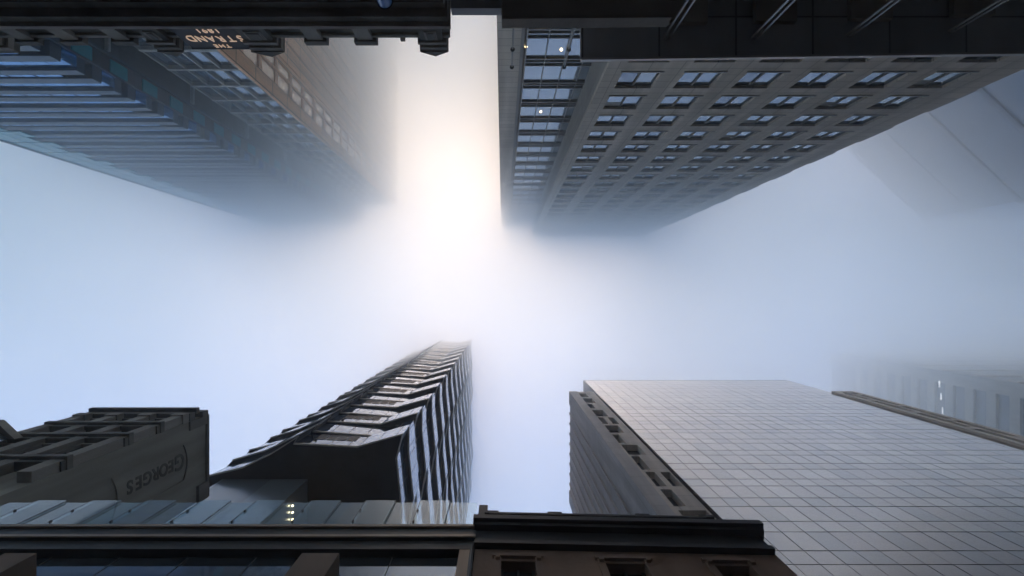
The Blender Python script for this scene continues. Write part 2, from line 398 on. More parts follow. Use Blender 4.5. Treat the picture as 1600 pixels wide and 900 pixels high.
# ------------------------------------------------------------------ 3  the stone tower with paired windows (top right)
TOWER_TOP = 126.0
def stone_tower():
    D = 15.0; t = thing('office_tower', 'tall grey stone tower with paired windows and a glazed corner strip, fading into fog', 'tower', (20,-25,0))
    yf = -D; y2 = -1.18*D; fl = .335e-3*F*D
    xl, xr = .4545*D, 2.275*D; pitch = .278*D; wx0 = .532*D; ww = 2.62
    ztop = TOWER_TOP
    hrow = D*F/353.0                                       # lower edge of the first full window row
    rows = [hrow + EYE + fl*k for k in range(-3, int((ztop-hrow)/fl)-1)]
    wh = 2.62
    w = MB(t); rec = .30
    # core behind the windows, piers and spandrels in front of it
    w.box(xl,xr,-48,yf-rec-.05,0,ztop,1)
    xs = [xl] + [x for i in range(6) for x in (wx0+i*pitch, wx0+i*pitch+ww)] + [xr]
    for a, b in zip(xs[0::2], xs[1::2]): w.box(a,b,yf-rec-.05,yf,0,ztop,0)
    z = 0
    for zr in rows:
        for i in range(6): w.box(wx0+i*pitch, wx0+i*pitch+ww, yf-rec-.05, yf-.012, z, zr, 0)
        z = zr+wh
    for i in range(6): w.box(wx0+i*pitch, wx0+i*pitch+ww, yf-rec-.05, yf-.012, z, ztop, 0)
    w.build('wall', [M['stone'], M['stone_plain']], t)
    rf = MB(t); rf.box(xl+.5,xr-.5,-47.5,yf-.6,ztop+.002,ztop+3); rf.build('roof', M['roof_dark'], t)
    # window: two panes, frame, mullion, deep sill
    def window_mesh():
        b = MB(); b.box(0.02,ww-.02,-rec+.02,-rec+.06,0,wh)
        return b.mesh('window', [M['win']])
    def frame_mesh():
        b = MB(); y0, y1 = -rec+.061, -rec+.10
        b.box(0,.07,y0,y1,0,wh); b.box(ww-.07,ww,y0,y1,0,wh); b.box(.07,ww-.07,y0,y1,0,.07); b.box(.07,ww-.07,y0,y1,wh-.09,wh)
        b.box(ww/2-.05,ww/2+.05,y0,-rec+.16,.07,wh-.09,1)
        return b.mesh('frame', [M['mull_dark'], M['reveal']])
    def sill_mesh():
        b = MB(); b.box(-.12,ww+.12,-.011,.05,-.15,-.02,0)
        return b.mesh('sill', [M['mull']])
    fm, sm = frame_mesh(), sill_mesh()
    def blind_mesh(d0, d1):
        b = MB(); b.box(.02,ww/2-.06,-rec+.02,-rec+.06,0,wh-d0); b.box(ww/2+.06,ww-.02,-rec+.02,-rec+.06,0,wh-d1)
        if d0: b.box(.02,ww/2-.06,-rec+.01,-rec+.055,wh-d0,wh,1)
        if d1: b.box(ww/2+.06,ww-.02,-rec+.01,-rec+.055,wh-d1,wh,1)
        return b.mesh('window', [M['win'], M['blind']])
    def tint_mesh(a, c):
        b = MB(); b.box(.02,ww/2-.06,-rec+.02,-rec+.06,0,wh,a); b.box(ww/2+.06,ww-.02,-rec+.02,-rec+.06,0,wh,c)
        return b.mesh('window', [M['win'], M['win_dark'], M['win_pale']])
    wms = [tint_mesh(0,0), tint_mesh(0,0), tint_mesh(0,1), tint_mesh(1,0), tint_mesh(2,0), tint_mesh(1,2), blind_mesh(.9,0), blind_mesh(.6,1.3)]
    cells = [(k, i) for k in range(len(rows)) for i in range(6)]
    vis = cells[12:12+96]; rest = [c for c in cells if c not in vis]
    for k, i in vis:
        loc = (wx0+i*pitch-t.location.x, yf-t.location.y, rows[k])
        o = link('window', random.choice(wms), t, loc); link('frame', fm, o); link('sill', sm, o)
    b = MB(t)
    for k, i in rest:
        x, z = wx0+i*pitch, rows[k]
        b.box(x+.02,x+ww-.02,yf-rec+.02,yf-rec+.06,z,z+wh); b.box(x+ww/2-.06,x+ww/2+.06,yf-rec+.061,yf-.1,z,z+wh,1)
        b.box(x-.12,x+ww+.12,yf-.012,yf+.10,z-.13,z,2)
    tag(b.build('upper_windows', [M['win'], M['reveal'], M['mull']], t), kind='stuff')
    # recessed glazed strip and its stone edge pier
    x0 = -.045*D*1.18; x0 = PX(776,1)*0 - .35; xp = .072*D*1.18
    w = MB(t); w.box(x0,xl-.002,-48,y2-.35,0,ztop,1); w.box(x0,xp,y2-.35,y2+.25,0,ztop,0); w.box(xp+.001,xp+.22,y2-.35,y2+.05,0,ztop,2); w.box(xp+.35,xp+.45,y2-.34,y2+.12,0,ztop,2)
    w.build('corner_pier', [M['stone'], M['stone_plain'], M['mull']], t)
    fl2 = .297e-3*F*D*1.18; z0 = y2*F/-416.0 + EYE; xg0, xg1 = xp+.46, xl-.004
    nfl = int((ztop - z0)/fl2)
    for k in range(-3, nfl):
        z = z0 + k*fl2
        b = MB(t); b.box(xg0,xg1,y2-.34,y2-.28,z+.02,z+fl2-.02)
        band = b.build('glazing', M['strip_glass'], t)
        b = MB(t)
        b.box(xg0,xg1,y2-.279,y2-.14,z-.09,z+.09); b.box(xg0,xg1,y2-.279,y2-.16,z+.46,z+.56); b.box(xg0,xg1,y2-.279,y2-.16,z+1.10,z+1.2)
        x = xp+.45+1.46
        while x < xg1-.2:
            b.box(x-.035,x+.035,y2-.278,y2-.17,z+.091,z+fl2-.091); x += 1.46
        b.build('mullions', M['mull'], band)
    # lamps burning behind the glass
    for px, py in ((848,29.5),(822,73),(877,77.5),(845,174.5)):
        hh = -(y2-.26)*F/(VY-py); b = MB(t); x = PX(px,hh)
        b.lathe(x, y2-.26, [(.02,hh+EYE-.09),(.09,hh+EYE-.03),(.09,hh+EYE+.03),(.02,hh+EYE+.09)], seg=10); b.build('lamp', M['lamp'], t)
    # bright panels down the far corner
    b0 = MB(); b0.box(0,.9,-2.2,-.3,0,fl*1.1); fmesh = b0.mesh('corner_panel', [M['cool_panel']])
    for k in range(0, len(rows)-1):
        if k % 2 == 0:
            link('corner_panel', fmesh, t, (xr+.003-t.location.x, yf-t.location.y, rows[k]-.3))
    return t
stone_tower()

# ------------------------------------------------------------------ 4  the pale tower and the blue tower (top left)
def pale_tower():
    D = 22.0; ztop = TOWER_TOP-3
    xl, xr = -1.46*D, -1.13*D; yf = -D; yb = -95
    t = thing('apartment_tower', 'pale tower with gridded glazed front and stone flank coloured peach by painted sunlight', 'tower', ((xl+xr)/2,-40,0))
    w = MB(t); w.box(xl,xr-.3,yb,yf-.3,0,ztop); w.build('core_wall', M['stone_plain'], t)
    fl = .216e-3*F*D; z0 = D*F/357.0 + EYE
    zb = z0 - fl*int(z0/fl)
    nw = 4; cw = (xr-xl-.5)/nw
    k = 0; z = zb
    fr = MB()
    fr.box(0,xr-xl-.3,0,.42,-.42,.0)
    for i in range(nw+1): fr.box(max(0,i*cw), min(i*cw+.16, xr-xl-.3), 0, .36, 0, fl-.42)
    frm = fr.mesh('frame', [M['white_frame']])
    gl = MB(); gl.box(.05,xr-xl-.35,-.15,.06,0,fl-.42); glm = gl.mesh('glazing', [M['win']])
    n = int((ztop-zb)/fl)
    for k in range(n):
        z = zb + k*fl
        o = link('glazing', glm, t, (xl-t.location.x, yf-.3-t.location.y, z)); link('frame', frm, o)
    # flank facing the laneway, warm light put into its colour: stone piers, joints, a column of windows by the corner
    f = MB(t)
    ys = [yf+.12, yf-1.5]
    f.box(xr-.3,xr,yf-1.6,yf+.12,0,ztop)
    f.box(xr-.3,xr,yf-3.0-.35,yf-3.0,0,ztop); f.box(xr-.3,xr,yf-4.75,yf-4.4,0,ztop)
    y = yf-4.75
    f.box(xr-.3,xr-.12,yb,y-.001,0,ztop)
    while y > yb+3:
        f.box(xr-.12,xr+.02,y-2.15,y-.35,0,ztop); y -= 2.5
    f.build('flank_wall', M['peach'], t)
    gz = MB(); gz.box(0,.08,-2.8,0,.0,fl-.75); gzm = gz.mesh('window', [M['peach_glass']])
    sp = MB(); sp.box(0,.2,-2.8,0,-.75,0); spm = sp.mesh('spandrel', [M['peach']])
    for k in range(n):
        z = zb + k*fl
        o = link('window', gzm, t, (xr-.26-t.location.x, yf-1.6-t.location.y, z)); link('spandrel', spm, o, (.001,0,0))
    b = MB(t); b.box(xl+.4,xr-.8,yb+.5,yf-1,ztop+.002,ztop+3); b.build('roof', M['roof_dark'], t)
pale_tower()

def blue_tower():
    D = 18.0; ztop = TOWER_TOP
    xr = -1.87*D; xl = -3.12*D; yf = -D
    t = thing('office_tower', 'dark blue glass tower banded by deep horizontal ledges with teal corner glass', 'tower', ((xl+xr)/2,-40,0))
    w = MB(t); w.box(xl+.3,xr,-80,yf-1.2,0,ztop); w.build('wall', M['blue_side'], t)
    fl = .275e-3*F*D; z0 = D*F/369.0 + EYE - fl*9
    n = int((ztop-z0)/fl)
    W = xr-xl
    st = MB(); st.box(0,W-.0,-1.2,-.22,0,1.45,0)
    stm = st.mesh('glazing', [M['blue_glass']])
    ld = MB(); ld.box(0,W,-1.2,.0,1.45,2.25); ld.box(0,W,-1.2,-.02,3.0,fl-.002)
    ldm = ld.mesh('ledge', [M['blue_dark']])
    rb = MB(); x = .3
    while x < W-2:
        rb.box(x,x+2.0,-1.2,-.10,2.251,2.999); x += 2.25
    rbm = rb.mesh('clerestory', [M['blue_glass']])
    tm = MB(); tm.box(0,.12,-2.5,-1.4,.9,fl-1.1); tmm = tm.mesh('corner_pane', [M['teal']])
    for k in range(n):
        z = z0 + k*fl
        o = link('storey', ldm, t, (xl-t.location.x, yf-t.location.y, z)); link('glazing', stm, o); link('clerestory', rbm, o)
        link('corner_pane', tmm, o, (W-.01,0,0))
    b = MB(t); b.box(xr-.05,xr+.22,yf-2.9,yf-2.7,0,ztop); b.box(xr-.05,xr+.22,yf-1.28,yf-1.2,0,ztop); b.build('corner_rail', M['blue_dark'], t)
    for k in range(1, 20):
        z = 1.87*D*F/(620.0)+EYE + .658*D*(k-3)
        if z < 3 or z > ztop: continue
        b = MB(t); b.box(xr+.002,xr+.35,-34,yf-2.95,z-.12,z+.12); b.build('flank_ledge', M['post_white'], t)
    b0 = MB(); b0.box(-.4,1.6,.01,.12,.1,fl-.12); b0.box(1.7,3.2,.01,.12,.1,fl-.12); b0.box(3.3,4.3,.01,.12,.1,fl*.5); e = b0.mesh('edge_glass', [M['teal']])
    for k in range(n): link('edge_glass', e, t, (xl-t.location.x, yf-t.location.y, z0+k*fl))
    b = MB(t); b.box(xl-.75,xl-.41,yf-2,yf+.22,0,ztop); b.build('end_fin', M['blue_dark'], t)
    b = MB(t); b.box(xl+2,xr-2,-78,yf-3,ztop+.002,ztop+3); b.build('roof', M['roof_dark'], t)
blue_tower()

# ------------------------------------------------------------------ 5  the turned tower far off at the right edge
def far_tower():
    h = 120.0
    A = (PX(1300,h), PY(212,h)); B = (PX(1440,h), PY(343,h))
    d = Vector((B[0]-A[0], B[1]-A[1])); L = d.length; d /= L
    t = thing('distant_tower', 'faint blue grey tower standing diagonally behind the stone tower in fog', 'tower', (B[0],B[1],0), rz=math.atan2(d.y, d.x))
    # local frame: x along the street face (towards B), y outwards away from the camera
    from mathutils import Matrix
    inv = Matrix.Rotation(-math.atan2(d.y, d.x), 2)
    c = [inv @ Vector((x-B[0], y-B[1])) for x, y in ((180,B[1]+.6),(180,-80),(60,-80))]
    s = MB(); s.prism([(-L-30,0)] + [tuple(c[2])] + [tuple(c[1])] + [tuple(c[0])] + [(0,0)], 0, h+EYE)
    s.build('wall', M['far_glass'], t)
    fl = 11.0; me = MB().box(-L-30,.25,0.001,.3,-.45,.45).mesh('ledge', [M['far_ledge']])
    for k in range(10):
        link('ledge', me, t, (0,0,h+EYE-1-fl*k))
    return t
far_tower()

# ------------------------------------------------------------------ 9  the striped tower far off, lower right
def striped_tower():
    X = 82.0; y0 = .166*X; h = 128.0; zt = h+EYE
    t = thing('distant_tower', 'hazy tower with blue and grey storey bands seen beyond the mirror glass tower', 'tower', (X+25,y0+20,0))
    w = MB(t); w.box(X+.3,X+60,y0+.3,y0+45,0,zt); w.build('wall', M['far_glass'], t)
    p = MB(t); p.box(X-.1,X+60,y0-.1,y0+.299,0,zt); p.box(X-.1,X+.299,y0+.3,y0+2.2,0,zt); p.build('corner_cladding', M['far_stone'], t)
    step = .061e-3*F*X; me = MB().box(-.15,.29,0,34,-.85,.85).mesh('storey_band', [M['far_stone']])
    z0 = X*F/620.0 + EYE
    for k in range(-9, 4):
        z = z0 + k*step
        if z < zt-.95 and z > 2: link('storey_band', me, t, (X-t.location.x, y0+2.2-t.location.y, z))
    me = MB().box(X,X+58,-.2,0,-.2,.2).mesh('string_course', [M['oriel']])
    for k in range(16): link('string_course', me, t, (-t.location.x, y0-.101-t.location.y, 20+k*7.0))
    for px, py in ((1470.5,600),(1473,620),(1475.5,642)):
        hh = X*F/(px-VX); y = PY(py,hh)
        b = MB(t); b.box(X-.36,X-.30,y-.6,y+.6,hh+EYE-.12,hh+EYE+.12); b.build('lamp', M['lamp_white'], t)
striped_tower()

# ------------------------------------------------------------------ 8  the mirror glass tower with stone wings
def mirror_tower():
    D = 14.4; t = thing('glass_tower', 'broad mirror glass office tower with fine dark grid between slotted stone wings', 'tower', (32,24,0))
    hW = D*F/146.0; zW = hW+EYE; zT = D*F/126.0+EYE
    xl = .985*D; xr = 3.52*D
    w = MB(t); w.box(xl+.25,xr,D+.25,D+26,0,zT); w.build('core_wall', M['grid_line'], t)
    b = MB(t); b.box(xl+1,xr-1,D+1,D+25,zT+.002,zT+2); b.build('roof', M['roof_dark'], t)
    fl = .339e-3*F*D; pw = .1025*D
    # storeys: two rows of mirror panes with open joints between them
    z = D*F/411.5 + EYE; z -= fl*int(z/fl)
    short = .39*fl; nx = int(round((xr-xl-.3)/pw)); pw = (xr-xl-.3)/nx
    gms = []; j = .04
    for q in range(5):
        b0 = MB()
        for i in range(nx):
            for a, c in ((j, short-j), (short+j, fl-j)):
                tl = random.uniform(-.006,.006); dy = random.uniform(-.004,.004)
                x0, x1 = .3+i*pw+j*.5, .3+(i+1)*pw-j*.5
                b0.prism([(x0,dy+tl),(x1,dy-tl),(x1,.06),(x0,.06)], a, c, *[random.choice((0,0,0,1,2))]*3)
        gms.append(b0.mesh('glazing', [M['glassgrid'], M['glassgrid_b'], M['glassgrid_c']]))
    while z + fl < zT+.5:
        link('glazing', random.choice(gms), t, (xl-t.location.x, D+.16-t.location.y, z)); z += fl
    # the near wing
    xw = .715*D; yb = D*319/146.0
    w = MB(t)
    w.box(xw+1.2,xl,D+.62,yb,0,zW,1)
    sl = []                                                # openings read off the photograph: x0, x1, y0, y1
    for a in ((645,685,175,193),(668,715,200,222),(690,722,228,250),(715,775,258,290),(745,795,295,328),(797,845,295,328),(782,858,335,372),(820,875,380,423),(865,965,432,482),
              (915,1000,490,557),(985,1080,568,640),(1060,1160,568,640),(1060,1170,655,740),(1150,1275,760,860),(1290,1400,785,860)):
        y0 = 560+a[2]*281/900.0; y1 = 560+a[3]*281/900.0; xa = 700+a[0]/3.2
        v0, v1 = y0-VY, y1-VY; h1, h0 = D*F/v0, D*F/v1
        wdt = {685:1.35,715:1.5,722:.8,775:1.5,795:.72,845:.72,858:1.5,875:.72,965:1.6,1000:.75,1080:.78,1160:.78,1170:.85,1275:1.9,1400:1.3}[a[1]]
        x0 = (700+a[0]/3.2-VX)/F*h1
        sl.append((x0, x0+wdt, h0+EYE, h1+EYE))
    sl += [(xw+1.3, xw+2.1, z, z+3.1) for z in (6,12,18)]
    # front wall of the wing as strips round the openings
    zs = sorted({0.0, zW} | {round(s[2],3) for s in sl} | {round(s[3],3) for s in sl})
    for a, c in zip(zs, zs[1:]):
        if c-a < .004: continue
        cut = sorted((s[0], s[1]) for s in sl if s[2] <= a+.002 and s[3] >= c-.002)
        x = xw+.15
        for p, q in cut:
            p = max(p, x)
            if p > x+.01: w.box(x,p,D,D+.6,a,c)
            x = max(x, min(q, xl-.25))
        if xl-.22 > x+.01: w.box(x,xl-.22,D,D+.6,a,c)
    w.build('stone_wing', [M['wing'], M['wing_side']], t)
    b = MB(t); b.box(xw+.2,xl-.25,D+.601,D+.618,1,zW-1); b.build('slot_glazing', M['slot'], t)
    # its flank with ribs
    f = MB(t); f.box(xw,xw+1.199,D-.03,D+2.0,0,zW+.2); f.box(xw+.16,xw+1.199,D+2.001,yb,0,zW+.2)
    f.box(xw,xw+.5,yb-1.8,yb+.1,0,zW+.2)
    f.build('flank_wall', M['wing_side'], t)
    rm = MB().prism([(0,.0),(.16,.05),(.16,.45),(0,.3)], 0, zW+.18).mesh('flank_rib', [M['wing_side']])
    y = D+3.2
    while y < yb-2.6:
        link('flank_rib', rm, t, (xw-.001-t.location.x, y-t.location.y, 0)); y += 1.55
    # the far wing
    w = MB(t)
    X0 = xr+.02; X1 = xr+3.4
    w.box(X0,X1,D+.5,yb,0,zW,1); w.box(X0,X0+.7,D-.1,D+.499,0,zW); w.box(X0+1.55,X0+1.95,D-.1,D+.499,0,zW); w.box(X0+2.75,X1,D-.1,D+.499,0,zW)
    z = 3
    k = 0
    while z < zW-4:
        w.box(X0+.7,X0+1.55,D-.098,D+.499,z,z+.9); w.box(X0+1.95,X0+2.75,D-.098,D+.499,z+3.9,z+4.8); z += 7.8
    w.box(X0+.7,X1,D-.099,D+.499,zW-1.1,zW)
    w.build('stone_wing', [M['oriel'], M['slot']], t)
mirror_tower()

# ------------------------------------------------------------------ 10  the tower of folded storeys (lower left)
def folded_tower():
    t = thing('folded_tower', 'slender dark tower of zigzag folded glass storeys with pale slab edges', 'tower', (-13,25,0))
    fl = .325e-3*F*12.3; hb = 12.3*F/272.0; zb = hb+EYE-.35
    zt = TOWER_TOP
    n = int((zt-zb)/fl)
    A = [(-20.9,12.6),(-18.2,11.95),(-16.2,10.95),(-14.3,9.75),(-14.62,10.22),(-10.2,10.45),(-7.05,9.55)]
    B = [(-20.6,12.42),(-18.1,11.72),(-16.1,10.74),(-14.22,9.72),(-14.55,10.2),(-9.3,10.62),(-7.2,9.92)]
    def side(ph):
        out = []; y = 11.2; k = 0
        while y < 43:
            out.append((-7.2 + (.20 if k % 2 else -.16) + (.14 if (k//2+ph) % 2 else -.12), y + .5*ph)); y += 3.6; k += 1
        out.append((-7.2, 44.0)); return out
    def lerp(P, Q, f): return [(p[0]+(q[0]-p[0])*f, p[1]+(q[1]-p[1])*f) for p, q in zip(P, Q)]
    sA, sB = side(0), side(1)
    for k in range(n):
        z = zb + k*fl
        ph = .5+.5*math.cos(PI*k*1.0)                      # storeys alternate
        dr = .22*math.sin(k*.55)
        front = [(x + dr*(.6 if i in (2,3,4,5) else 0), y + random.uniform(-.03,.03)) for i, (x, y) in enumerate(lerp(B, A, ph))]
        sd = lerp(sB, sA, ph)
        bottom = front + sd
        # the glass leans in towards the top of each storey
        top = [(front[0][0]+.2, front[0][1]+.12)] + [(x, y+.04) for x, y in front[1:-1]] + [(front[-1][0]-.03, front[-1][1]+.04)] + [(x-.03, y) for x, y in sd]
        tail = [(-21.0, 44.0), (-21.2, 13.0)]
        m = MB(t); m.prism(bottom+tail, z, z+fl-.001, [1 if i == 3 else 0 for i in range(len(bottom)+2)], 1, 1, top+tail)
        o = m.build('storey', [M['wave_glass'], M['soffit']], t)
        e = MB(t); q = len(bottom)
        outer = [(x, y-.10) for x, y in front[:-1]] + [(front[-1][0]+.10, front[-1][1]-.10)] + [(x+.10, y) for x, y in sd]
        for i in range(q-1):
            a, b, c, d = bottom[i], bottom[i+1], outer[i+1], outer[i]
            e.prism([d, c, b, a], z-.02, z+.20)
        e.build('slab_edge', M['fin'], o)
        # a row of dark opening sashes in the middle of every other storey
        if k % 2 == 0 and k < 22:
            s = MB(t); p, r = front[4], front[5]
            for j in range(4):
                f0, f1 = .22+j*.17, .22+j*.17+.14
                x0, x1 = p[0]+(r[0]-p[0])*f0, p[0]+(r[0]-p[0])*f1; y0_ = p[1]+(r[1]-p[1])*f0; y1_ = p[1]+(r[1]-p[1])*f1
                za, zc = z+fl*.52, z+fl*.93
                s.quad([(x0,y0_-.012,za),(x1,y1_-.012,za),(x1,y1_+.008,zc),(x0,y0_+.008,zc)], 0)
                s.quad([(x0-.03,y0_-.006,za-.06),(x1+.03,y1_-.006,za-.06),(x1+.03,y1_+.014,zc+.04),(x0-.03,y0_+.014,zc+.04)], 1)
            s.build('sash', [M['soffit'], M['mull']], o)
    # base: glazed block on the left, open undercroft on the right
    zc = zb-.03; yg = 12.65
    b = MB(t); b.box(-19.6,-13.62,yg,30,0,zc); b.build('base_block', M['podium_glass'], t)
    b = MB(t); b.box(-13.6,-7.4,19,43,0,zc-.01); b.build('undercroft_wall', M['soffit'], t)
    for px, py in ((457.3,790),(457.3,800.5),(457.3,811.5),(457.3,822.5)):
        hh = 13.5*F/(VX-px); b = MB(t); x, y = -13.5, PY(py,hh)
        b.lathe(x,y,[(.02,hh+EYE-.07),(.06,hh+EYE-.05),(.06,hh+EYE+.01),(.03,hh+EYE+.05)], seg=10); b.build('wall_lamp', M['lamp'], t)
    b = MB(t); b.box(-23.5,-19.62,12.8,30,0,31.5); b.box(-23.5,-19.62,12.4,12.79,30.9,31.5); b.build('plant_wing', M['roof_dark'], t)
folded_tower()

# ------------------------------------------------------------------ 11  the grey rendered building with the painted name
def painted_building():
    h = 30.0; zt = h+EYE; X = -17.4; yf = 6.85; yb = 11.6
    t = thing('department_store', 'old grey rendered store with a painted name down its blank side wall', 'building', (-24,9,0))
    w = MB(t)
    w.box(-23.35,X-.07,yf,yb,0,zt); w.box(-34,-23.351,yf,yb,0,24.2+EYE)
    # side wall, built up round two sunk panels
    zs = (23.6+EYE, 28.3+EYE); ya, yc = 8.02, 9.95
    w.box(X-.07,X,yf,ya,0,zt); w.box(X-.07,X,yc,yb,0,zt); w.box(X-.07,X,ya,yc,zs[1],zt); w.box(X-.07,X,ya,yc,23.15+EYE,zs[0])
    # curved heads of the panels
    for z in (zs[1], 23.15+EYE):
        pts = [(ya+(yc-ya)*i/10.0, z - .32*(1-math.sin(PI*i/10.0))) for i in range(11)]
        for i in range(10):
            (y0, z0), (y1, z1) = pts[i], pts[i+1]
            w.prism_x([(y0,z0),(y1,z1),(y1,z+.0005),(y0,z+.0005)], X-.069, X-.001)
    w.build('wall', M['georges'], t)
    txt = 'GEORGES'; z = 27.55+EYE; 
    zz = [27.35, 26.62, 26.02, 25.45, 24.88, 24.36, 23.86]
    zz = [28.0-.22-.60*i - (.08 if i else 0) for i in range(7)]
    wall = [c for c in t.children if c.name.startswith('wall')][0]
    for i, ch in enumerate(txt):
        size = 1.5 if i == 0 else 1.1
        me = text_mesh(ch, size, .012, 1, .03); me.materials.append(M['georges_dark'])
        o = link('lettering', me, wall, (X-.058-t.location.x, 8.82-t.location.y, zz[i]+EYE-.1))
        # reading downwards, tops of the letters towards +Y
        from mathutils import Matrix
        o.rotation_euler = Matrix(((0,0,1),(0,1,0),(-1,0,0))).to_euler()
        o.scale = (.78,.80,1)
    # roof edge and parapet
    c = MB(t)
    c.box(-23.4,X+.14,yf-.30,yf-.01,zt-.5,zt+.05); c.box(-23.4,X+.10,yf-.62,yf-.301,zt-1.05,zt-.75); c.box(-23.4,X+.02,yf-.42,yf-.002,zt-1.5,zt-1.051)
    c.box(X-.3,X+.12,yf-.01,yb+.05,zt+.001,zt+.2); c.box(X+.001,X+.16,yb-.9,yb+.06,zt-.9,zt); c.box(X+.001,X+.1,yf,yf+.5,zt-1.6,zt)
    pts = [(-23.0+5.4*i/12.0, zt+.05+.55*math.sin(PI*i/12.0)) for i in range(13)]
    c.prism_y([(-23.0,zt+.04)]+[p for p in reversed(pts[1:-1])][::-1]+[(-17.6,zt+.04)], yf-.28, yf)
    c.build('cornice', M['soot'], t)
    # front: pilasters, string courses, recessed windows
    pm = MB(); pm.box(-.28,.28,-.42,0,-11,-1.6); pm.box(-.36,.36,-.5,0,-2.1,-1.6); pm = pm.mesh('pilaster', [M['soot_light']])
    for x in (X-.35, X-2.15, X-3.95, X-5.7): link('pilaster', pm, t, (x-t.location.x, yf-t.location.y, zt))
    s = MB(t)
    for z in (zt-3.7, zt-5.9, zt-9.3): s.box(-23.3,X+.05,yf-.55,yf-.003,z-.28,z); s.box(-23.3,X,yf-.4,yf-.004,z-.5,z-.281)
    s.build('string_course', M['soot'], t)
    wm = MB(); wm.box(-.55,.55,-.06,-.004,0,1.75,0); wm = wm.mesh('window', [M['shop_glass']])
    fm = MB(); fm.box(-.68,-.55,-.2,-.001,-.1,1.9); fm.box(.55,.68,-.2,-.001,-.1,1.9); fm.box(-.55,.55,-.2,-.001,1.75,1.9); fm.box(-.55,.55,-.26,-.001,-.14,-.0); fm.box(-.03,.03,-.1,-.061,.0,1.75); fm.box(-.55,.55,-.1,-.062,.85,.9); fm = fm.mesh('frame', [M['soot_light']])
    for x in (X-1.25, X-3.05, X-4.85):
        for z in (zt-3.5, zt-8.4, zt-5.55):
            o = link('window', wm, t, (x-t.location.x, yf-t.location.y, z)); link('frame', fm, o)
    # lower left bay with scrolled pediment and oriel
    b = MB(t); zl = 25.4+EYE
    b.box(-34,-23.6,yf-.25,yf-.01,0,zl-1.6)
    prof = [(-27.4,zl-1.2),(-26.9,zl-.9),(-26.3,zl-.35),(-25.4,zl+.1),(-24.4,zl+.3),(-23.36,zl+.2),(-23.36,zl-1.2)]
    b.prism_y(prof, yf+.02, yf+.9)
    b.box(-34,-23.4,yf-.45,yf-.002,zl-1.58,zl-1.3); b.box(-34,-23.5,yf-.55,yf-.252,zl-2.1,zl-1.751)
    b.build('pediment_bay', M['soot'], t)
    o = MB(t); yo = yf-1.15
    for zc_ in (zl-4.0, zl-7.4):
        o.prism([(-27.2,yf-.46),(-26.4,yo),(-23.0,yo),(-22.2,yf-.46)], zc_-1.1, zc_-.2, 1); o.prism([(-27.3,yf-.46),(-26.45,yo-.1),(-22.95,yo-.1),(-22.1,yf-.46)], zc_-.199, zc_+.05)
        o.prism([(-27.0,yf-.46),(-26.3,yo+.1),(-23.1,yo+.1),(-22.4,yf-.46)], zc_+.051, zc_+1.8, 2); o.prism([(-27.3,yf-.46),(-26.45,yo-.1),(-22.95,yo-.1),(-22.1,yf-.46)], zc_+1.801, zc_+2.2)
    ob = o.build('oriel', [M['soot_light'], M['oriel'], M['shop_glass']], t)
    b = MB(t); b.box(-22.8,X-1,yf+.6,yb-.5,zt+.002,zt+.1); b.build('roof', M['roof_dark'], t)
painted_building()

# ------------------------------------------------------------------ 6  the low glass fronted building with the balustrade
def balustrade_building():
    yf = 6.0; hb = 12.72; zb = hb+EYE; xr = PX(744,13.0)
    x0 = -17.2
    t = thing('shop_building', 'low glass fronted building with black roof beam and clear staggered glass balustrade', 'building', (-9,6,0))
    b = MB(t); b.box(x0,xr,yf+.6,11.2,0,zb-.1); b.build('core_wall', M['beam'], t)
    b = MB(t)
    b.box(x0,xr,yf-.10,yf+.75,zb-.12,zb+.62); b.box(x0,xr,yf-.03,yf+.70,zb-.52,zb-.121)
    bo = b.build('roof_beam', M['beam'], t)
    b = MB(t); b.box(x0,xr,yf-.16,yf-.101,zb+.40,zb+.52); b.box(x0,xr,yf-.13,yf-.101,zb-.1,zb+.02); b.build('beam_lip', M['beam_lip'], bo)
    b = MB(t); b.box(x0+.2,xr-.2,yf+.78,11.2,zb-.09,zb+.3); b.build('roof', M['roof_dark'], t)
    # glass balustrade, two leaves stepping in and out
    pw = .815; zb0 = zb+.625
    gm = [MB().box(0,pw+.05,0,.022,0,1.86+.05*i).mesh('glass_panel', [M['bal_glass']]) for i in (0,1)]
    cm = MB().box(-.02,.02,-.03,.07,-.035,.035)
    cm = cm.mesh('clip', [M['beam']])
    em = MB().box(0,.016,-.001,.024,0,1.86).mesh('glass_edge', [M['lead']])
    x = PX(149,13.3) - 5*pw; k = 0
    while x < xr-.3:
        i = k % 2; y = yf+.02+.05*(1-i)
        o = link('glass_panel', gm[i], t, (x-t.location.x, y-t.location.y, zb0)); 
        if i: [link('clip', cm, o, (.03,0,zc)) for zc in (.45, 1.15)]; link('glass_edge', em, o, (-.017,0,0)); link('glass_edge', em, o, (pw+.051,0,0))
        x += pw; k += 1
    # glazing below the beam
    zg = zb-.53; 
    x = x0; xs = []
    while x < xr-1.1: xs.append(x); x += 1.62
    b = MB(t)
    b.box(x0,xr-.36,yf+.18,yf+.22,0,zg); gl = b.build('glazing', M['shop_glass'], t)
    b = MB(t)
    for x in xs: b.box(x-.012,x+.012,yf+.172,yf+.179,0,zg-.001)
    b.build('joints', M['beam'], gl)
    b = MB(t); b.box(xr-.355,xr-.03,yf-.02,yf+.55,0,zg); b.build('end_pier', M['beam_lip'], t)
    b = MB(t); b.box(xr-.75,xr-.01,yf+.08,yf+.7,zb+.63,zb+.9); b.build('upstand', M['cool_panel'], t)
    for a, c in ((8,57),(472,530)):
        hh = 11.25; b = MB(t); b.box(PX(a,hh),PX(c,hh),yf-.4,yf+.17,0,hh+EYE); b.build('pilaster', M['brown_box'], t)
balustrade_building()

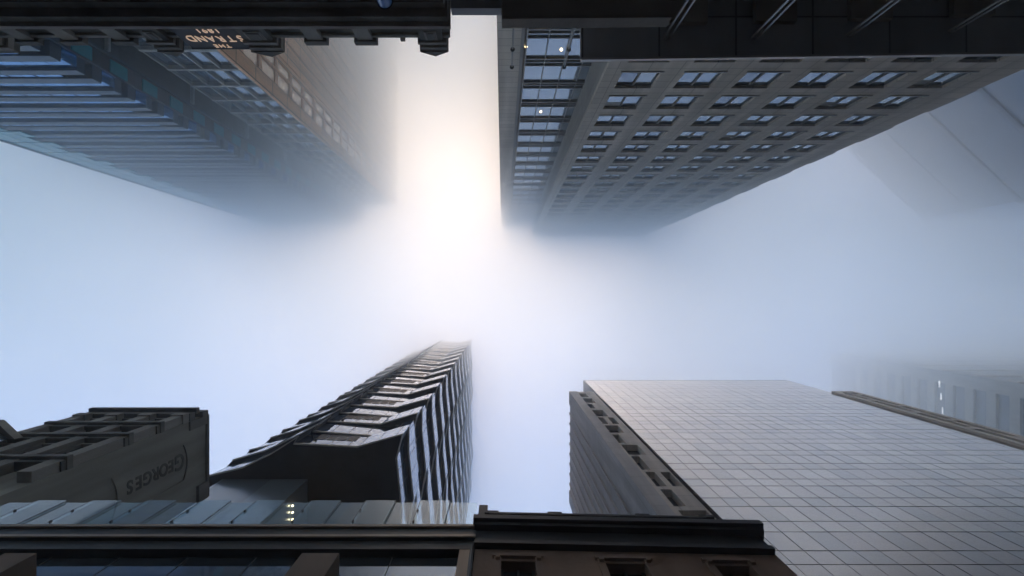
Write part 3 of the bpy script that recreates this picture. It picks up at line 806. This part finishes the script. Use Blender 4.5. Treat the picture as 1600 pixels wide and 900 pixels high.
# ------------------------------------------------------------------ 7  the small brown building in the middle of the lower edge
def brown_building():
    yf = 6.0; xl = PX(746,13.5); xr = 6.55
    t = thing('victorian_building', 'small brown Victorian building with black coping and little domed finials', 'building', (xl,yf,0), rz=math.radians(1.2))
    b = MB(t); wins = [(PX(783,11.8),PX(836,11.8)),(PX(944,11.8),PX(1006,11.8)),(PX(1112,11.8),PX(1168,11.8))]
    zt_ = 11.72+EYE
    b.box(xl,xr,yf+.32,16,0,13.2+EYE)
    xs = [xl]+[v for w in wins for v in w]+[xr]
    for a, c in zip(xs[0::2], xs[1::2]): b.box(a,c,yf,yf+.319,0,zt_)
    b.box(xl,xr,yf,yf+.319,zt_+.001,12.3+EYE)
    b.build('wall', M['brownstone'], t)
    for a, c in wins:
        w = MB(t); w.box(a,c,yf+.25,yf+.30,zt_-2.6,zt_); wo = w.build('window', M['shop_glass'], t)
        w = MB(t); w.box(a-.16,a-.001,yf-.05,yf-.001,zt_-2.7,zt_+.1); w.box(c+.001,c+.16,yf-.05,yf-.001,zt_-2.7,zt_+.1); w.box(a-.2,c+.2,yf-.08,yf-.001,zt_+.101,zt_+.22)
        for x in (a-.08, c+.08): w.box(x-.05,x+.05,yf-.12,yf-.051,zt_-.05,zt_+.08)
        w.build('frame', M['brownstone'], wo)
        w = MB(t); w.box((a+c)/2-.03,(a+c)/2+.03,yf+.2,yf+.249,zt_-2.6,zt_); w.box(a,c,yf+.2,yf+.249,zt_-1.3,zt_-1.22); w.box(a,a+.07,yf+.2,yf+.249,zt_-2.6,zt_); w.box(c-.07,c,yf+.2,yf+.249,zt_-2.6,zt_); w.build('sash', M['beam'], wo)
    c = MB(t)
    c.box(xl-.02,xr-.02,yf-.16,yf-.001,12.25+EYE,12.42+EYE); c.box(xl-.02,xr-.01,yf-.08,yf+.3,12.421+EYE,13.05+EYE)
    c.box(xl-.06,xr+.12,yf-.24,yf+.3,13.051+EYE,13.2+EYE); c.box(xl-.1,xr+.18,yf-.34,yf+.3,13.201+EYE,13.42+EYE)
    c.build('cornice', M['soffit'], t)
    c = MB(t); c.box(xl+.3,xr-1.1,yf-.18,yf+.2,13.421+EYE,13.78+EYE); c.box(xl+.3,xr-1.05,yf-.22,yf+.24,13.781+EYE,13.88+EYE); c.build('parapet', M['soffit'], t)
    for px in (768, 867, 1005, 1105):
        x = PX(px,13.9); f = MB(t); f.box(x-.19,x+.19,yf-.2,yf+.2,13.881+EYE,14.02+EYE); f.lathe(x,yf,[(.12,14.021+EYE),(.13,14.07+EYE),(.09,14.15+EYE),(.02,14.19+EYE)]); f.build('finial', M['soffit'], t)
    x = PX(755,14.3); f = MB(t); f.box(x-.12,x+.12,yf-.15,yf+.25,13.42+EYE,14.5+EYE); f.build('chimney', M['soffit'], t)
    b = MB(t); b.box(xl+.2,xr-.2,yf+.5,15.8,13.201+EYE,13.3+EYE); b.build('roof', M['roof_dark'], t)
    b = MB(t); b.bar((xl-.06,yf-.08,0),(xl-.06,yf-.08,12.2+EYE),.05); b.build('downpipe', M['beam'], t)
brown_building()

# ------------------------------------------------------------------ air, sky, sun, camera
def volume_box(name, box, density, aniso, ramp=None, col=(.98,.98,.98,1)):
    b = MB(); b.box(*box)
    m = bpy.data.materials.new(name); m.use_nodes = True; nt = m.node_tree
    nt.nodes.remove(nt.nodes['Principled BSDF'])
    v = N(nt, 'ShaderNodeVolumePrincipled'); v.inputs['Color'].default_value = col; v.inputs['Density'].default_value = density
    v.inputs['Anisotropy'].default_value = aniso
    if ramp:                                               # cloud thickens upwards from its ragged base
        tc = N(nt, 'ShaderNodeTexCoord'); sx = N(nt, 'ShaderNodeSeparateXYZ'); nt.links.new(tc.outputs['Object'], sx.inputs[0])
        mr = N(nt, 'ShaderNodeMapRange', interpolation_type='SMOOTHSTEP')
        for k, x in zip(('From Min','From Max','To Min','To Max'), ramp): mr.inputs[k].default_value = x
        yr = N(nt, 'ShaderNodeMapRange')                        # the bank sinks lower over the north side of the street
        for k, x in zip(('From Min','From Max','To Min','To Max'), (-60,26,66,-9)): yr.inputs[k].default_value = x
        ma = N(nt, 'ShaderNodeMath', operation='ADD')
        nt.links.new(sx.outputs['Y'], yr.inputs['Value']); nt.links.new(yr.outputs[0], ma.inputs[0]); nt.links.new(sx.outputs['Z'], ma.inputs[1])
        for wy, (lo, hi), lift in ((-3.0, (90,150), -40), (2.0, (85,122), 26)):   # it lifts to the north-east and hangs lower down the far end of the street
            xy = N(nt, 'ShaderNodeMath', operation='MULTIPLY_ADD'); nt.links.new(sx.outputs['Y'], xy.inputs[0]); xy.inputs[1].default_value = wy; nt.links.new(sx.outputs['X'], xy.inputs[2])
            xr_ = N(nt, 'ShaderNodeMapRange')
            for k, x in zip(('From Min','From Max','To Min','To Max'), (lo,hi,0,lift)): xr_.inputs[k].default_value = x
            m2 = N(nt, 'ShaderNodeMath', operation='ADD'); nt.links.new(xy.outputs[0], xr_.inputs['Value']); nt.links.new(xr_.outputs[0], m2.inputs[0]); nt.links.new(ma.outputs[0], m2.inputs[1]); ma = m2
        no = N(nt, 'ShaderNodeTexNoise'); no.inputs['Scale'].default_value = .028; no.inputs['Detail'].default_value = 4; nt.links.new(tc.outputs['Object'], no.inputs['Vector'])
        wz = N(nt, 'ShaderNodeMath', operation='MULTIPLY_ADD'); nt.links.new(no.outputs['Fac'], wz.inputs[0]); wz.inputs[1].default_value = 84; nt.links.new(ma.outputs[0], wz.inputs[2])
        sb = N(nt, 'ShaderNodeMath', operation='SUBTRACT'); nt.links.new(wz.outputs[0], sb.inputs[0]); sb.inputs[1].default_value = 42; ma = sb   # ragged underside
        nt.links.new(ma.outputs[0], mr.inputs['Value']); nt.links.new(mr.outputs[0], v.inputs['Density'])
    nt.links.new(v.outputs[0], nt.nodes['Material Output'].inputs['Volume'])
    return tag(b.build(name, m), kind='stuff')
CLOUD_BASE = 40.0
HAZE, CLOUD, ANISO = .0008, .06, .78
volume_box('haze', (-262,262,-202,202,-1.2,TOWER_TOP+32), HAZE, ANISO)
volume_box('low_cloud', (-258,258,-198,198,CLOUD_BASE-35,133), CLOUD, ANISO, (CLOUD_BASE+16,CLOUD_BASE+84,0,CLOUD), (.90,.97,1,1))

sun_dir = Vector((-62.0, -225.0, 800.0)).normalized()      # towards the sun
elev = math.asin(sun_dir.z)
SUN, SKY, EXPO = 1.9, .15, .72
wd = bpy.data.worlds.new('World'); S.world = wd; wd.use_nodes = True
nt = wd.node_tree; sk = N(nt, 'ShaderNodeTexSky', sky_type='NISHITA'); sk.sun_disc = False
sk.sun_elevation = elev; sk.sun_rotation = math.atan2(sun_dir.x, sun_dir.y)
sk.air_density = 1.0; sk.dust_density = 0; sk.ozone_density = .8
nt.links.new(sk.outputs[0], nt.nodes['Background'].inputs['Color']); nt.nodes['Background'].inputs['Strength'].default_value = SKY
sl = bpy.data.lights.new('sun', 'SUN'); sl.energy = SUN; sl.angle = math.radians(8); sl.color = (1,.67,.44)
so = bpy.data.objects.new('sun', sl); COL.objects.link(so); so.rotation_euler = sun_dir.to_track_quat('Z', 'Y').to_euler(); so.location = sun_dir*400

cam = bpy.data.cameras.new('camera'); co = bpy.data.objects.new('camera', cam); COL.objects.link(co)
co.location = (0,0,EYE); co.rotation_euler = (PI,0,0)
cam.sensor_width = 36; cam.lens = 36*F/1600; cam.shift_x = (800-VX)/1600; cam.shift_y = (VY-450)/1600
cam.clip_start = .05; cam.clip_end = 4000
S.camera = co
S.view_settings.view_transform = 'Standard'; S.view_settings.look = 'None'; S.view_settings.gamma = 1; S.view_settings.exposure = EXPO
S.cycles.use_denoising = True; S.cycles.max_bounces = 12; S.cycles.volume_bounces = 10; S.cycles.volume_max_steps = 128; S.cycles.transparent_max_bounces = 12
S.cycles.sample_clamp_indirect = 6
